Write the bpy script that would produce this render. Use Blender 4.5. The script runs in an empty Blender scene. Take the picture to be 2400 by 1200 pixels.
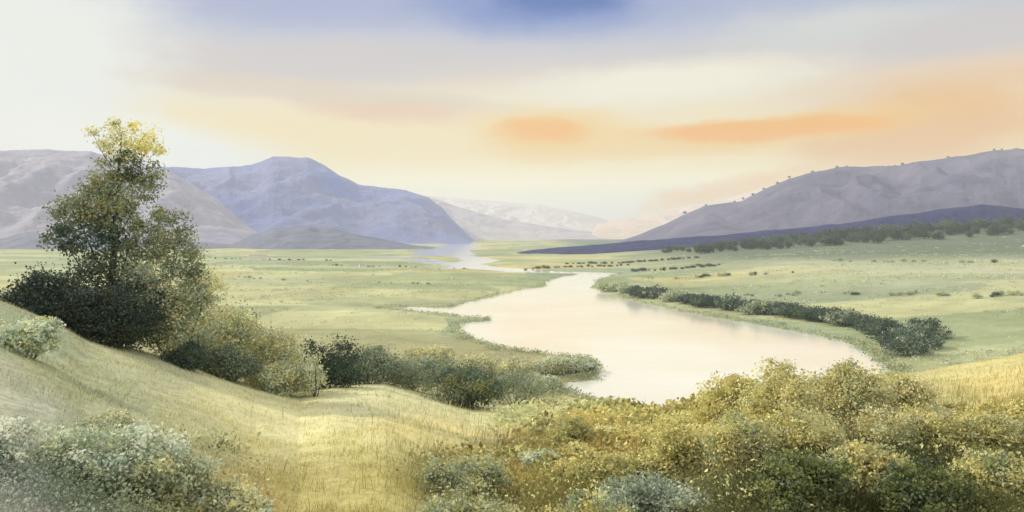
import bpy, math, random
import numpy as np
from mathutils import Vector

# ------------------------------------------------------------------ camera, sky, sun
F = 2078.0            # focal length in units of the 2400 px wide picture
HZ = 545.0            # horizon row
EYE = 60.0            # eye height above the water
S = bpy.context.scene
COL = S.collection
cd = bpy.data.cameras.new('camera'); cam = bpy.data.objects.new('camera', cd); COL.objects.link(cam)
cam.location = (0, 0, EYE); cam.rotation_euler = (math.radians(90), 0, 0)
cd.sensor_width = 36.0; cd.lens = 36.0 * F / 2400.0
cd.shift_y = -(600.0 - HZ) / 2400.0
cd.clip_start = 0.5; cd.clip_end = 60000
S.camera = cam
S.view_settings.view_transform = 'Standard'; S.view_settings.look = 'None'
S.view_settings.exposure = 0.0; S.view_settings.gamma = 1.0
S.render.engine = 'CYCLES'
S.cycles.volume_bounces = 3; S.cycles.max_bounces = 8; S.cycles.transparent_max_bounces = 8
S.cycles.diffuse_bounces = 3
SUN_AZ, SUN_EL = -58.0, 30.0      # degrees; azimuth clockwise from the view direction

SKY_FILL = (1.10, 1.08, 1.04)   # radiance added to the sky outside the view, to brighten the land
DENS, TOP, FARY = 0.000066, 760.0, 13500.0
AIR = (0.80, 0.79, 0.80)
def lin(c):
    r = []
    for v in c[:3]:
        v /= 255.0
        r.append(v / 12.92 if v <= 0.04045 else ((v + 0.055) / 1.055) ** 2.4)
    return tuple(r)

def beyond(c, row):
    # radiance the sky needs so that it keeps colour c after the haze in front of it
    v = max((HZ - row) / F, 1e-4); path = min(FARY, (TOP - EYE) / v) * math.sqrt(1 + v * v); T = math.exp(-DENS * path)
    return tuple(max((a - b * (1 - T)) / T, 0.02) for a, b in zip(lin(c), AIR))
w = bpy.data.worlds.new('World'); S.world = w; w.use_nodes = True
nt = w.node_tree; nt.nodes.clear()
N = lambda t: nt.nodes.new(t)
L = nt.links.new
def vmath(op, a=None, b=None):
    n = N('ShaderNodeVectorMath'); n.operation = op
    for i, v in enumerate((a, b)):
        if v is None: continue
        if isinstance(v, (tuple, list)): n.inputs[i].default_value = v
        else: L(v, n.inputs[i])
    return n
def fmath(op, a=None, b=None):
    n = N('ShaderNodeMath'); n.operation = op
    for i, v in enumerate((a, b)):
        if v is None: continue
        if isinstance(v, (int, float)): n.inputs[i].default_value = v
        else: L(v, n.inputs[i])
    return n.outputs[0]
tc = N('ShaderNodeTexCoord'); sep = N('ShaderNodeSeparateXYZ'); L(tc.outputs['Generated'], sep.inputs[0])
az = fmath('ARCTAN2', sep.outputs[0], sep.outputs[1])
hor = fmath('SQRT', fmath('ADD', fmath('MULTIPLY', sep.outputs[0], sep.outputs[0]), fmath('MULTIPLY', sep.outputs[1], sep.outputs[1])))
el = fmath('ARCTAN2', sep.outputs[2], hor)
cmb = N('ShaderNodeCombineXYZ'); L(az, cmb.inputs[0]); L(el, cmb.inputs[1])
no = N('ShaderNodeTexNoise'); no.inputs['Scale'].default_value = 7.0; no.inputs['Detail'].default_value = 7; no.inputs['Roughness'].default_value = 0.70
mp0 = N('ShaderNodeMapping'); mp0.inputs['Scale'].default_value = (1.0, 2.2, 1.0); L(cmb.outputs[0], mp0.inputs[0]); L(mp0.outputs[0], no.inputs['Vector'])
off = vmath('SUBTRACT', no.outputs['Color'], (0.5, 0.5, 0.5))
off2 = vmath('MULTIPLY', off.outputs[0], (0.15, 0.026, 0.0))
wc = vmath('ADD', cmb.outputs[0], off2.outputs[0])
def ang(px, row):
    a = math.atan((px - 1200) / F); v = (HZ - row) / F
    return a, math.atan(v * math.cos(a))
# cloud layer: base tones by height, then soft cloud banks
sepw = N('ShaderNodeSeparateXYZ'); L(wc.outputs[0], sepw.inputs[0])
mr = N('ShaderNodeMapRange'); mr.inputs[1].default_value = 0.0; mr.inputs[2].default_value = 0.8
L(sepw.outputs[1], mr.inputs[0])
ramp = N('ShaderNodeValToRGB'); L(mr.outputs[0], ramp.inputs[0])
stops = [(545, (226, 226, 222)), (480, (234, 232, 222)), (430, (243, 237, 216)), (370, (243, 230, 198)), (300, (243, 229, 196)),
         (240, (240, 230, 206)), (190, (228, 218, 205)), (130, (215, 211, 211)), (75, (202, 205, 216)), (10, (188, 194, 214)), (-300, (205, 210, 222)), (-1000, (252, 252, 254))]
el0 = ramp.color_ramp.elements
while len(el0) > 1: el0.remove(el0[-1])
for i, (row, c) in enumerate(stops):
    p = math.atan((HZ - row) / F) / 0.8
    e = el0[0] if i == 0 else el0.new(min(p, 1))
    e.position = max(0, min(p, 1)); e.color = (*beyond(c, row), 1)
cur = ramp.outputs[0]
#        px    row   rx   ry  rot  colour            strength inner
banks = [(1350, -10, 560, 120, 0, (172, 180, 212), 0.9, 0.2),
         (1220, 10, 330, 85, 3, (146, 162, 206), 0.95, 0.3),
         (1330, -8, 190, 55, -4, (116, 137, 190), 1.0, 0.3),
         (700, 5, 420, 80, 0, (178, 184, 214), 0.8, 0.2),
         (760, 150, 480, 70, -4, (213, 207, 207), 0.8, 0.3),
         (60, 130, 330, 330, 0, (237, 237, 232), 1.0, 0.35),
         (330, 350, 380, 90, 6, (238, 238, 232), 1.0, 0.4),
         (780, 222, 480, 38, 4, (227, 214, 199), 0.9, 0.35),
         (900, 262, 260, 34, 3, (236, 208, 184), 0.75, 0.2),
         (1560, 190, 430, 60, -3, (244, 239, 222), 0.95, 0.3),
         (1980, 60, 280, 60, 0, (217, 218, 215), 0.9, 0.3),
         (2300, 90, 330, 80, 0, (212, 206, 206), 0.9, 0.35),
         (2200, 190, 420, 60, -4, (234, 213, 190), 0.9, 0.3),
         (2170, 305, 330, 120, -8, (237, 202, 163), 1.0, 0.35),
         (1700, 445, 240, 34, -12, (236, 213, 187), 0.8, 0.3),
         (1290, 318, 230, 80, 0, (243, 214, 164), 0.9, 0.25),
         (1275, 306, 110, 34, 6, (246, 200, 148), 1.0, 0.35),
         (1760, 315, 430, 46, -5, (243, 214, 164), 0.85, 0.4),
         (1775, 303, 320, 30, -1, (246, 197, 138), 1.0, 0.55)]
for (px, row, rx, ry, rot, c, st, inner) in banks:
    a, e = ang(px, row)
    s = vmath('SUBTRACT', wc.outputs[0], (a, e, 0))
    m = N('ShaderNodeMapping'); m.vector_type = 'TEXTURE'
    m.inputs['Rotation'].default_value = (0, 0, math.radians(-rot)); m.inputs['Scale'].default_value = (rx / F, ry / F, 1)
    L(s.outputs[0], m.inputs[0])
    ln = vmath('LENGTH', m.outputs[0])
    r = N('ShaderNodeMapRange'); r.interpolation_type = 'SMOOTHSTEP'
    r.inputs[1].default_value = 1.15; r.inputs[2].default_value = inner; r.inputs[3].default_value = 0; r.inputs[4].default_value = st
    L(ln.outputs['Value'], r.inputs[0])
    mx = N('ShaderNodeMixRGB'); L(r.outputs[0], mx.inputs[0]); L(cur, mx.inputs[1]); mx.inputs[2].default_value = (*beyond(c, row), 1)
    cur = mx.outputs[0]
# added brightness overhead and behind the viewer, out of view, to light the land
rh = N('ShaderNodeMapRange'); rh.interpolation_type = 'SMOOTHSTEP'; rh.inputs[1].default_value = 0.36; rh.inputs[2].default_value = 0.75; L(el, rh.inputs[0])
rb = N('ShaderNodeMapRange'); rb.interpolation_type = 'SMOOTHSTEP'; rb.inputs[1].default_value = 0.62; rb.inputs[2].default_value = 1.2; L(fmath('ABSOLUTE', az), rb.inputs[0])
mxb = N('ShaderNodeMixRGB'); L(fmath('MAXIMUM', rh.outputs[0], rb.outputs[0]), mxb.inputs[0]); L(cur, mxb.inputs[1]); mxb.inputs[2].default_value = (*SKY_FILL, 1)
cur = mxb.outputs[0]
sky = N('ShaderNodeTexSky'); sky.sky_type = 'NISHITA'; sky.sun_disc = False
sky.sun_elevation = math.radians(SUN_EL); sky.sun_rotation = math.radians(SUN_AZ)
bg1 = N('ShaderNodeBackground'); L(sky.outputs[0], bg1.inputs[0]); bg1.inputs[1].default_value = 0.08
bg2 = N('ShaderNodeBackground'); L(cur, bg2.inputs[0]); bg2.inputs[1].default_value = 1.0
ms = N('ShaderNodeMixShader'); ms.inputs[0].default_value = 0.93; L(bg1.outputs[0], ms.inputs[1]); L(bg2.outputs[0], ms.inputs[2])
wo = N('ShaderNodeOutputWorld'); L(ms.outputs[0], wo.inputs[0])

sd = bpy.data.lights.new('sun', 'SUN'); sun = bpy.data.objects.new('sun', sd); COL.objects.link(sun)
sd.energy = 3.6; sd.angle = math.radians(0.6); sd.color = (1.0, 0.90, 0.74)
_a, _e = math.radians(SUN_AZ), math.radians(SUN_EL)
sdir = Vector((math.sin(_a) * math.cos(_e), math.cos(_a) * math.cos(_e), math.sin(_e)))
sun.rotation_euler = sdir.to_track_quat('Z', 'Y').to_euler(); sun.location = (-200, 100, 300)

# ------------------------------------------------------------------ helpers
rng = np.random.default_rng(7)
def hash2(ix, iy, s):
    h = (ix.astype(np.int64) * 374761393 + iy.astype(np.int64) * 668265263 + s * 974634777) & 0x7fffffff
    h = ((h ^ (h >> 13)) * 1274126177) & 0x7fffffff
    h = ((h ^ (h >> 15)) * 2246822519) & 0x7fffffff
    return (h & 0xffff) / 65535.0
def vnoise(x, y, s=0):
    ix = np.floor(x); iy = np.floor(y); fx = x - ix; fy = y - iy
    fx = fx * fx * (3 - 2 * fx); fy = fy * fy * (3 - 2 * fy)
    a = hash2(ix, iy, s); b = hash2(ix + 1, iy, s); c = hash2(ix, iy + 1, s); d = hash2(ix + 1, iy + 1, s)
    return (a * (1 - fx) + b * fx) * (1 - fy) + (c * (1 - fx) + d * fx) * fy
def fbm(x, y, o=5, s=0, g=0.5):
    t = np.zeros_like(x); a = 1.0; n = 0
    for i in range(o):
        t += a * (vnoise(x, y, s + i) * 2 - 1); n += a; a *= g; x = x * 2.03 + 11.3; y = y * 2.03 + 5.7
    return t / n
def sst(a, b, x):
    t = np.clip((x - a) / (b - a), 0, 1); return t * t * (3 - 2 * t)

def mesh(name, v, f, col=None, smooth=False, mat=None):
    """v (n,3), f (m,k) -> mesh"""
    me = bpy.data.meshes.new(name)
    v = np.asarray(v, dtype=np.float32); f = np.asarray(f, dtype=np.int32); k = f.shape[1]
    me.vertices.add(len(v)); me.vertices.foreach_set('co', v.ravel())
    me.loops.add(f.size); me.loops.foreach_set('vertex_index', f.ravel())
    me.polygons.add(len(f)); me.polygons.foreach_set('loop_start', np.arange(0, f.size, k, dtype=np.int32))
    me.polygons.foreach_set('loop_total', np.full(len(f), k, dtype=np.int32))
    if col is not None:
        at = me.color_attributes.new('Col', 'FLOAT_COLOR', 'POINT')
        c = np.ones((len(v), 4), dtype=np.float32); c[:, :3] = col; at.data.foreach_set('color', c.ravel())
    me.update(calc_edges=True); me.validate()
    me.polygons.foreach_set('use_smooth', np.full(len(me.polygons), smooth))
    if mat: me.materials.append(mat)
    return me
def obj(name, me, parent=None, loc=(0, 0, 0)):
    o = bpy.data.objects.new(name, me); COL.objects.link(o); o.location = loc
    if parent: o.parent = parent
    return o
def tag(o, label=None, cat=None, group=None, kind=None):
    if label: o['label'] = label
    if cat: o['category'] = cat
    if group: o['group'] = group
    if kind: o['kind'] = kind
    return o
def empty(name, loc, label, cat, group=None):
    o = bpy.data.objects.new(name, None); COL.objects.link(o); o.location = loc; o.empty_display_size = 0.5
    return tag(o, label, cat, group)

# ------------------------------------------------------------------ materials
def mat_attr(name, rough=0.9, trans=0.0, nscale=None, namp=0.0, bump=0.0, bscale=1.0, spec=0.2):
    m = bpy.data.materials.new(name); m.use_nodes = True; t = m.node_tree
    b = t.nodes['Principled BSDF']; b.inputs['Roughness'].default_value = rough; b.inputs['Specular IOR Level'].default_value = spec
    a = t.nodes.new('ShaderNodeAttribute'); a.attribute_name = 'Col'; c = a.outputs['Color']
    if nscale:
        g = t.nodes.new('ShaderNodeTexCoord')
        for sc, am in nscale:
            n = t.nodes.new('ShaderNodeTexNoise'); n.inputs['Scale'].default_value = sc; n.inputs['Detail'].default_value = 6; n.inputs['Roughness'].default_value = 0.65
            t.links.new(g.outputs['Object'], n.inputs['Vector'])
            r = t.nodes.new('ShaderNodeMapRange'); r.inputs[1].default_value = 0.25; r.inputs[2].default_value = 0.75
            r.inputs[3].default_value = 1 - am; r.inputs[4].default_value = 1 + am; t.links.new(n.outputs['Fac'], r.inputs[0])
            mu = t.nodes.new('ShaderNodeVectorMath'); mu.operation = 'SCALE'; t.links.new(c, mu.inputs[0]); t.links.new(r.outputs[0], mu.inputs['Scale']); c = mu.outputs[0]
    if bump:
        g = t.nodes.new('ShaderNodeTexCoord'); n = t.nodes.new('ShaderNodeTexNoise'); n.inputs['Scale'].default_value = bscale; n.inputs['Detail'].default_value = 8
        t.links.new(g.outputs['Object'], n.inputs['Vector']); bp = t.nodes.new('ShaderNodeBump'); bp.inputs['Strength'].default_value = bump; bp.inputs['Distance'].default_value = 1.0 / bscale
        t.links.new(n.outputs['Fac'], bp.inputs['Height']); t.links.new(bp.outputs[0], b.inputs['Normal'])
    t.links.new(c, b.inputs['Base Color'])
    if trans:
        tr = t.nodes.new('ShaderNodeBsdfTranslucent'); t.links.new(c, tr.inputs[0])
        mx = t.nodes.new('ShaderNodeMixShader'); mx.inputs[0].default_value = trans
        t.links.new(b.outputs[0], mx.inputs[1]); t.links.new(tr.outputs[0], mx.inputs[2])
        t.links.new(mx.outputs[0], t.nodes['Material Output'].inputs[0])
    return m
M_ground = mat_attr('meadow_ground', nscale=[(0.012, 0.14), (0.06, 0.18), (0.6, 0.14), (6.0, 0.14)], bump=0.5, bscale=1.2)
M_hill = mat_attr('mountain_slope', nscale=[(0.003, 0.10), (0.012, 0.08)], bump=0.35, bscale=0.012)
M_leaf = mat_attr('leaves', rough=0.65, trans=0.27, spec=0.25)
M_grass = mat_attr('grass_blades', rough=0.7, trans=0.4, spec=0.15)
def mat_bark():
    m = bpy.data.materials.new('bark'); m.use_nodes = True; t = m.node_tree; b = t.nodes['Principled BSDF']; b.inputs['Roughness'].default_value = 0.95
    n = t.nodes.new('ShaderNodeTexNoise'); n.inputs['Scale'].default_value = 4; n.inputs['Detail'].default_value = 6
    r = t.nodes.new('ShaderNodeValToRGB'); r.color_ramp.elements[0].color = (0.035, 0.03, 0.022, 1); r.color_ramp.elements[1].color = (0.13, 0.11, 0.08, 1)
    t.links.new(n.outputs['Fac'], r.inputs[0]); t.links.new(r.outputs[0], b.inputs['Base Color']); return m
M_bark = mat_bark()
def mat_water():
    m = bpy.data.materials.new('pale_water'); m.use_nodes = True; t = m.node_tree; b = t.nodes['Principled BSDF']
    b.inputs['Roughness'].default_value = 0.06; b.inputs['IOR'].default_value = 1.33; b.inputs['Specular IOR Level'].default_value = 0.8
    g = t.nodes.new('ShaderNodeTexCoord')
    n = t.nodes.new('ShaderNodeTexNoise'); n.inputs['Scale'].default_value = 0.012; n.inputs['Detail'].default_value = 5; t.links.new(g.outputs['Object'], n.inputs['Vector'])
    r = t.nodes.new('ShaderNodeValToRGB'); r.color_ramp.elements[0].position = 0.35; r.color_ramp.elements[1].position = 0.65
    r.color_ramp.elements[0].color = (0.69, 0.68, 0.57, 1); r.color_ramp.elements[1].color = (0.76, 0.77, 0.71, 1)
    t.links.new(n.outputs['Fac'], r.inputs[0]); t.links.new(r.outputs[0], b.inputs['Base Color'])
    mp = t.nodes.new('ShaderNodeMapping'); mp.inputs['Scale'].default_value = (0.25, 0.8, 1); t.links.new(g.outputs['Object'], mp.inputs[0])
    n2 = t.nodes.new('ShaderNodeTexNoise'); n2.inputs['Scale'].default_value = 0.45; n2.inputs['Detail'].default_value = 6; t.links.new(mp.outputs[0], n2.inputs['Vector'])
    bp = t.nodes.new('ShaderNodeBump'); bp.inputs['Strength'].default_value = 0.20; bp.inputs['Distance'].default_value = 0.35
    t.links.new(n2.outputs['Fac'], bp.inputs['Height']); t.links.new(bp.outputs[0], b.inputs['Normal'])
    return m
M_water = mat_water()

# ------------------------------------------------------------------ the land
def wpt(px, row):      # point on the water plane seen at a picture point
    Y = F * EYE / (row - HZ); return ((px - 1200) / F * Y, Y)
lake = [wpt(*p) for p in [(1300, 668), (1225, 678), (1180, 690), (1110, 706), (1045, 722), (960, 720), (900, 722), (960, 728), (1040, 736), (1075, 742), (1150, 744), (1150, 753), (1085, 758),
        (1075, 775), (1110, 796), (1190, 818), (1300, 832), (1375, 838), (1392, 850), (1396, 872), (1388, 890), (1320, 898), (1310, 910), (1370, 930), (1440, 960), (1500, 1010), (1650, 1060),
        (1900, 1040), (2060, 960), (2090, 905), (2085, 868), (2050, 838), (2000, 806), (1900, 782), (1780, 762), (1660, 742), (1560, 722), (1490, 706), (1430, 690), (1370, 668)]]
rivers = [([(1335, 672), (1345, 655), (1385, 646), (1400, 641), (1330, 639), (1240, 636)], 55),
          ([(1240, 636), (1190, 632), (1120, 627), (1080, 620), (1130, 611), (1100, 603), (1040, 598)], 75),
          ([(1130, 611), (1080, 628), (1040, 630)], 40), ([(1080, 622), (960, 606), (860, 601), (740, 599), (640, 600), (500, 601), (300, 602)], 60),
          ([(1040, 598), (1040, 585), (1080, 578), (1090, 573), (1060, 569)], 170)]
rivers = [([wpt(*p) for p in pts], wd) for pts, wd in rivers]
def poly_sd(X, Y, poly):
    P = np.array(poly); n = len(P); d = np.full(X.shape, 1e9); ins = np.zeros(X.shape, bool)
    for i in range(n):
        a = P[i]; b = P[(i + 1) % n]; e = b - a
        t = np.clip(((X - a[0]) * e[0] + (Y - a[1]) * e[1]) / (e @ e + 1e-9), 0, 1)
        d = np.minimum(d, np.hypot(X - a[0] - t * e[0], Y - a[1] - t * e[1]))
        c = ((a[1] > Y) != (b[1] > Y)); xi = a[0] + (Y - a[1]) / (e[1] + 1e-12) * e[0]
        ins ^= (c & (X < xi))
    return np.where(ins, -d, d)
def line_sd(X, Y, pts, wd):
    P = np.array(pts); d = np.full(X.shape, 1e9)
    for a, b in zip(P[:-1], P[1:]):
        e = b - a; t = np.clip(((X - a[0]) * e[0] + (Y - a[1]) * e[1]) / (e @ e + 1e-9), 0, 1)
        d = np.minimum(d, np.hypot(X - a[0] - t * e[0], Y - a[1] - t * e[1]))
    return d - wd / 2
CR = np.array([(-600, 540), (-300, 610), (0, 716), (130, 765), (200, 798), (330, 828), (450, 862), (600, 905), (700, 922), (780, 908), (900, 904), (1000, 925), (1100, 945), (1200, 945), (1320, 928),
               (1420, 950), (1500, 968), (1580, 962), (1700, 935), (1850, 918), (2000, 912), (2100, 885), (2200, 864), (2300, 848), (2400, 826), (2800, 770)], float)
CD = np.array([(-600, 60), (0, 66), (200, 72), (450, 82), (700, 96), (1000, 115), (1300, 120), (1500, 95), (1700, 72), (1900, 70), (2050, 90), (2200, 135), (2400, 150), (2800, 150)], float)
FOOT = 6.0
def height(X, Y):
    X = np.asarray(X, float); Y = np.asarray(Y, float)
    Yc = np.maximum(Y, 1.0); px = np.clip(1200 + F * X / Yc, -600, 2800)
    crow = np.interp(px, CR[:, 0], CR[:, 1]); D = np.interp(px, CD[:, 0], CD[:, 1])
    zc = -(crow - HZ) / F * D; sl = (zc + FOOT) / D
    zf = -FOOT + sl * np.maximum(Y, 0)
    k = np.maximum(Y - D, 0); drop = np.where(k < 30, k * k / 60.0 * 0.42, (k - 15) * 0.42)
    zf = zf - drop + 0.35 * fbm(X / 14, Y / 14, 4, 3) * sst(8, 40, Y)
    # valley
    sd = poly_sd(X, Y, lake)
    for pts, wd in rivers: sd = np.minimum(sd, line_sd(X, Y, pts, wd))
    sdn = sd + 5 * fbm(X / 40, Y / 40, 3, 21) * sst(-60, 0, -np.abs(sd)) * np.clip(Y / 600, 0.5, 2)
    v = np.where(sdn < 0, np.maximum(sdn * 0.15, -4), np.minimum(0.05 + sdn * 0.04, 2.0))
    far = sst(20, 300, sd)
    v = v + far * (2.0 + 2.2 * fbm(X / 260, Y / 420, 4, 9))
    v = v + 16 * sst(0, 260, X - 170) * sst(10, 90, sd) * (1 - sst(2100, 2700, Y))
    v = v + np.clip((X - 380) / 720, 0, 1.6) * 52 * sst(1150, 1950, Y) * (1 - sst(2100, 2800, Y))
    v = v - 60.0
    h = np.maximum(zf, v)
    kk = 3.0; dd = np.abs(zf - v); h = h + np.where(dd < kk, (kk - dd) ** 2 / (4 * kk), 0) * (sd > 4)
    return h + EYE
def gz(x, y): return float(height(np.array([x]), np.array([y]))[0])
def rownorm(X, Y, Z): return 1200 + F * X / Y, HZ + F * (EYE - Z) / Y

# natural colours of the turf, by place in plan: (px direction, distance) of each patch
K = 0.92
def alb(c): return np.array(lin(c)) * K
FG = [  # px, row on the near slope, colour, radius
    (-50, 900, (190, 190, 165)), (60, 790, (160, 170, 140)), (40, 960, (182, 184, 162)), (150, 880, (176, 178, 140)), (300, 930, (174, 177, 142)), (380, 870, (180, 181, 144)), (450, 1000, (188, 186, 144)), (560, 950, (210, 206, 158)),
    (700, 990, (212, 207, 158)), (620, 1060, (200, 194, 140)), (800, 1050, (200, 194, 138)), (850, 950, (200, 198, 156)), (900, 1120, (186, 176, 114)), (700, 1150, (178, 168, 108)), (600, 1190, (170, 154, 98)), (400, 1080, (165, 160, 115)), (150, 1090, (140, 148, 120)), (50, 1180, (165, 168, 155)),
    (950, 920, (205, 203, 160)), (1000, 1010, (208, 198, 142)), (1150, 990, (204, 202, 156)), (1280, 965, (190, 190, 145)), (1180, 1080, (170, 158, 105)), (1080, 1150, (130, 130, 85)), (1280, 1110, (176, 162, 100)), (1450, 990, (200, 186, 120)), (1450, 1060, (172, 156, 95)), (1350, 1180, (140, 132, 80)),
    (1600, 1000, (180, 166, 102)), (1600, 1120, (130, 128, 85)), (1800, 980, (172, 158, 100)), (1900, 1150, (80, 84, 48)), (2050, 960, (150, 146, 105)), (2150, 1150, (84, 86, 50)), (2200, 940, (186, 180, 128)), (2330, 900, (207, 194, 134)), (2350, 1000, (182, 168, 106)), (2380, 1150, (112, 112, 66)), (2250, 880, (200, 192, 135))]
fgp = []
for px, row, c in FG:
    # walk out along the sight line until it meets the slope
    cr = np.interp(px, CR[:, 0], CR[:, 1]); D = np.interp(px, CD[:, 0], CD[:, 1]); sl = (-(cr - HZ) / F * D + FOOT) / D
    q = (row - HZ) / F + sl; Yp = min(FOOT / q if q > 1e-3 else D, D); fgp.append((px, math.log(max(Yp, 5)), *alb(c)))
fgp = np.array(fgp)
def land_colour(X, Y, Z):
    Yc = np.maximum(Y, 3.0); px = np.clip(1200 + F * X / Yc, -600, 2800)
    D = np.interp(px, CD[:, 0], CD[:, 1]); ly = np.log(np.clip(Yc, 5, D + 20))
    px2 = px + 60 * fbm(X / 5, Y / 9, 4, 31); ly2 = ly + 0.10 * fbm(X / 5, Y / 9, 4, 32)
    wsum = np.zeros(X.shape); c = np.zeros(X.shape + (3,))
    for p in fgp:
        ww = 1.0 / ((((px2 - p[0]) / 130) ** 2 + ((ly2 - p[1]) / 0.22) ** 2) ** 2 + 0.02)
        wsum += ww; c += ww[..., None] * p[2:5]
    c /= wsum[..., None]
    # valley fields: crooked plots of different crops
    fx = X / 190 + 0.5 * fbm(X / 200, Y / 200, 3, 41); fy = Y / 120 + 0.4 * fbm(X / 220, Y / 260, 3, 42)
    r = hash2(np.floor(fx), np.floor(fy + 0.37 * np.floor(fx)), 5)
    pal = [alb(k) for k in [(166, 178, 134), (184, 190, 146), (152, 166, 124), (200, 202, 152), (160, 174, 140), (176, 182, 134), (198, 192, 136)]]
    v = np.zeros(X.shape + (3,)); idx = np.minimum((r * len(pal)).astype(int), len(pal) - 1)
    for i, k in enumerate(pal): v[idx == i] = k
    n = fbm(X / 60, Y / 60, 4, 51)[..., None]; v = v * 0.79 * (1 + 0.28 * n)
    rt = (sst(150, 400, X) * sst(500, 900, Y))[..., None]; v = v * (1 - rt) + rt * (v * 0.45 + 0.55 * alb((188, 190, 160)))
    dk = 1.0 * (sst(1120, 1500, Y + 60 * fbm(X / 90, Y / 90, 3, 71)) * sst(150, 420, X))[..., None]; v = v * (1 - dk) + dk * alb((104, 116, 96))
    hi = (sst(8, 26, Z) * (Y < 400))[..., None]
    back = alb((150, 145, 104)); v2 = v * (1 - hi) + hi * back
    # olive scrub ground on the shore below
    ol = (sst(560, 380, Y) * sst(140, 40, X))[..., None]; v2 = v2 * (1 - ol) + ol * alb((158, 152, 112)) * (1 + 0.2 * n)
    t = sst(-4, 12, Y - D)[..., None]
    return c * (1 - t) + v2 * t

def build_ground():
    na = 900; azs = np.linspace(-48, 48, na) * math.pi / 180
    rs = [0.0]; r = 4.0
    while r < 26000:
        rs.append(r); r *= 1.0105 if r < 2600 else 1.06
    rs = np.array(rs); R, A = np.meshgrid(rs, azs, indexing='ij')
    X = R * np.sin(A); Y = R * np.cos(A)
    # carry the slope on behind the viewer
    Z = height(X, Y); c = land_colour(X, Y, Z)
    n, m = X.shape; idx = np.arange(n * m).reshape(n, m)
    f = np.stack([idx[:-1, :-1], idx[:-1, 1:], idx[1:, 1:], idx[1:, :-1]], -1).reshape(-1, 4)[:, ::-1]
    me = mesh('ground', np.stack([X, Y, Z], -1).reshape(-1, 3), f, c.reshape(-1, 3), True, M_ground)
    tag(obj('ground', me), 'rolling meadow slope and valley fields', kind='structure')
    # rest of the land round and behind the viewer
    a2 = np.linspace(48, 312, 140) * math.pi / 180; r2 = np.concatenate([[0], np.geomspace(4, 26000, 90)])
    R, A = np.meshgrid(r2, a2, indexing='ij'); X = R * np.sin(A); Y = R * np.cos(A)
    edge = height(R * math.sin(0.8377), R * math.cos(0.8377)); edge2 = height(-R * math.sin(0.8377), R * math.cos(0.8377))
    t = sst(0, 1, (A - a2[0]) / (a2[-1] - a2[0])); Z = edge * (1 - t) + edge2 * t + 2 * fbm(X / 80, Y / 80, 4, 77) * np.sin(np.pi * t) * sst(5, 60, R)
    n, m = X.shape; idx = np.arange(n * m).reshape(n, m)
    f = np.stack([idx[:-1, :-1], idx[:-1, 1:], idx[1:, 1:], idx[1:, :-1]], -1).reshape(-1, 4)[:, ::-1]
    cc = np.ones((n * m, 3)) * alb((180, 176, 130))
    tag(obj('ground', mesh('ground_behind', np.stack([X, Y, Z], -1).reshape(-1, 3), f, cc, True, M_ground)), 'grassy land round the viewer', kind='structure')
build_ground()
wv = [(-9000, 150, 0), (9000, 150, 0), (9000, 16000, 0), (-9000, 16000, 0)]
tag(obj('water', mesh('water', wv, [(0, 1, 2, 3)], None, False, M_water)), 'pale calm lake and river', kind='structure')

# ------------------------------------------------------------------ mountains
def ridge(name, pts, Y0, W, col, col2, seed, rough=0.8, nx=420, ny=90, label=None):
    pts = np.array(pts, float)
    pxs = np.linspace(pts[0, 0], pts[-1, 0], nx); t = np.linspace(-1, 0.8, ny)
    T, PX = np.meshgrid(t, pxs, indexing='ij')
    u = (PX - 1200) / F; Yl = Y0 + T * W; X = u * Yl
    wob = 0.5 * rough * 10 * fbm(PX / 60, PX * 0 + seed, 5, seed) * Y0 / F
    zc = EYE + (HZ - np.interp(PX, pts[:, 0], pts[:, 1])) / F * Y0 + wob
    endf = sst(0, 60, PX - pts[0, 0]) * sst(0, 60, pts[-1, 0] - PX)
    zc = np.maximum(zc, 0) * endf
    prof = np.where(T < 0, 1 - np.abs(T) ** 1.25, 1 - (T / 0.8) ** 2)
    sc = W * 0.33
    wx = X + 0.4 * sc * fbm(X / sc, Yl / sc, 3, seed + 50)
    gl = 1 - np.abs(fbm(wx / (sc * 0.55), Yl / (sc * 2.0), 3, seed + 9))  # spurs running downhill
    env = np.where(T < 0, np.abs(T) * (1 - np.abs(T)) * 4, 0)
    Z = zc * prof + zc * env * (0.42 * (gl - 0.75) * rough + 0.05 * fbm(X / 90, Yl / 90, 4, seed + 3)) - 6
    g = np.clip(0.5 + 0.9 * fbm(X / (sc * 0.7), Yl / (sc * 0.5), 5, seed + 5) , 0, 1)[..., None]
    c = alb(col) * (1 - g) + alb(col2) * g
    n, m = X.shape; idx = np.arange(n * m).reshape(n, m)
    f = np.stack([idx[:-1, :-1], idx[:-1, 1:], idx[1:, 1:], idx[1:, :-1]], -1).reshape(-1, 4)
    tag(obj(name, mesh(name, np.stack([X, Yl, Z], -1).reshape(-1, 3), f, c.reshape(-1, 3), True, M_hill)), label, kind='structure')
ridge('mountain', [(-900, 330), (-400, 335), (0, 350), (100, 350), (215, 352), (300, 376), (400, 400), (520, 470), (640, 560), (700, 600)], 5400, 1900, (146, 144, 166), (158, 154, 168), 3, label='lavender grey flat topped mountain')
ridge('mountain', [(150, 600), (230, 420), (370, 389), (480, 393), (590, 386), (640, 366), (720, 366), (760, 384), (795, 408), (840, 430), (950, 443), (1005, 461), (1036, 484), (1070, 522), (1105, 556), (1160, 590)], 6900, 2400, (96, 112, 176), (124, 128, 160), 13, label='blue rounded mountain')
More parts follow.
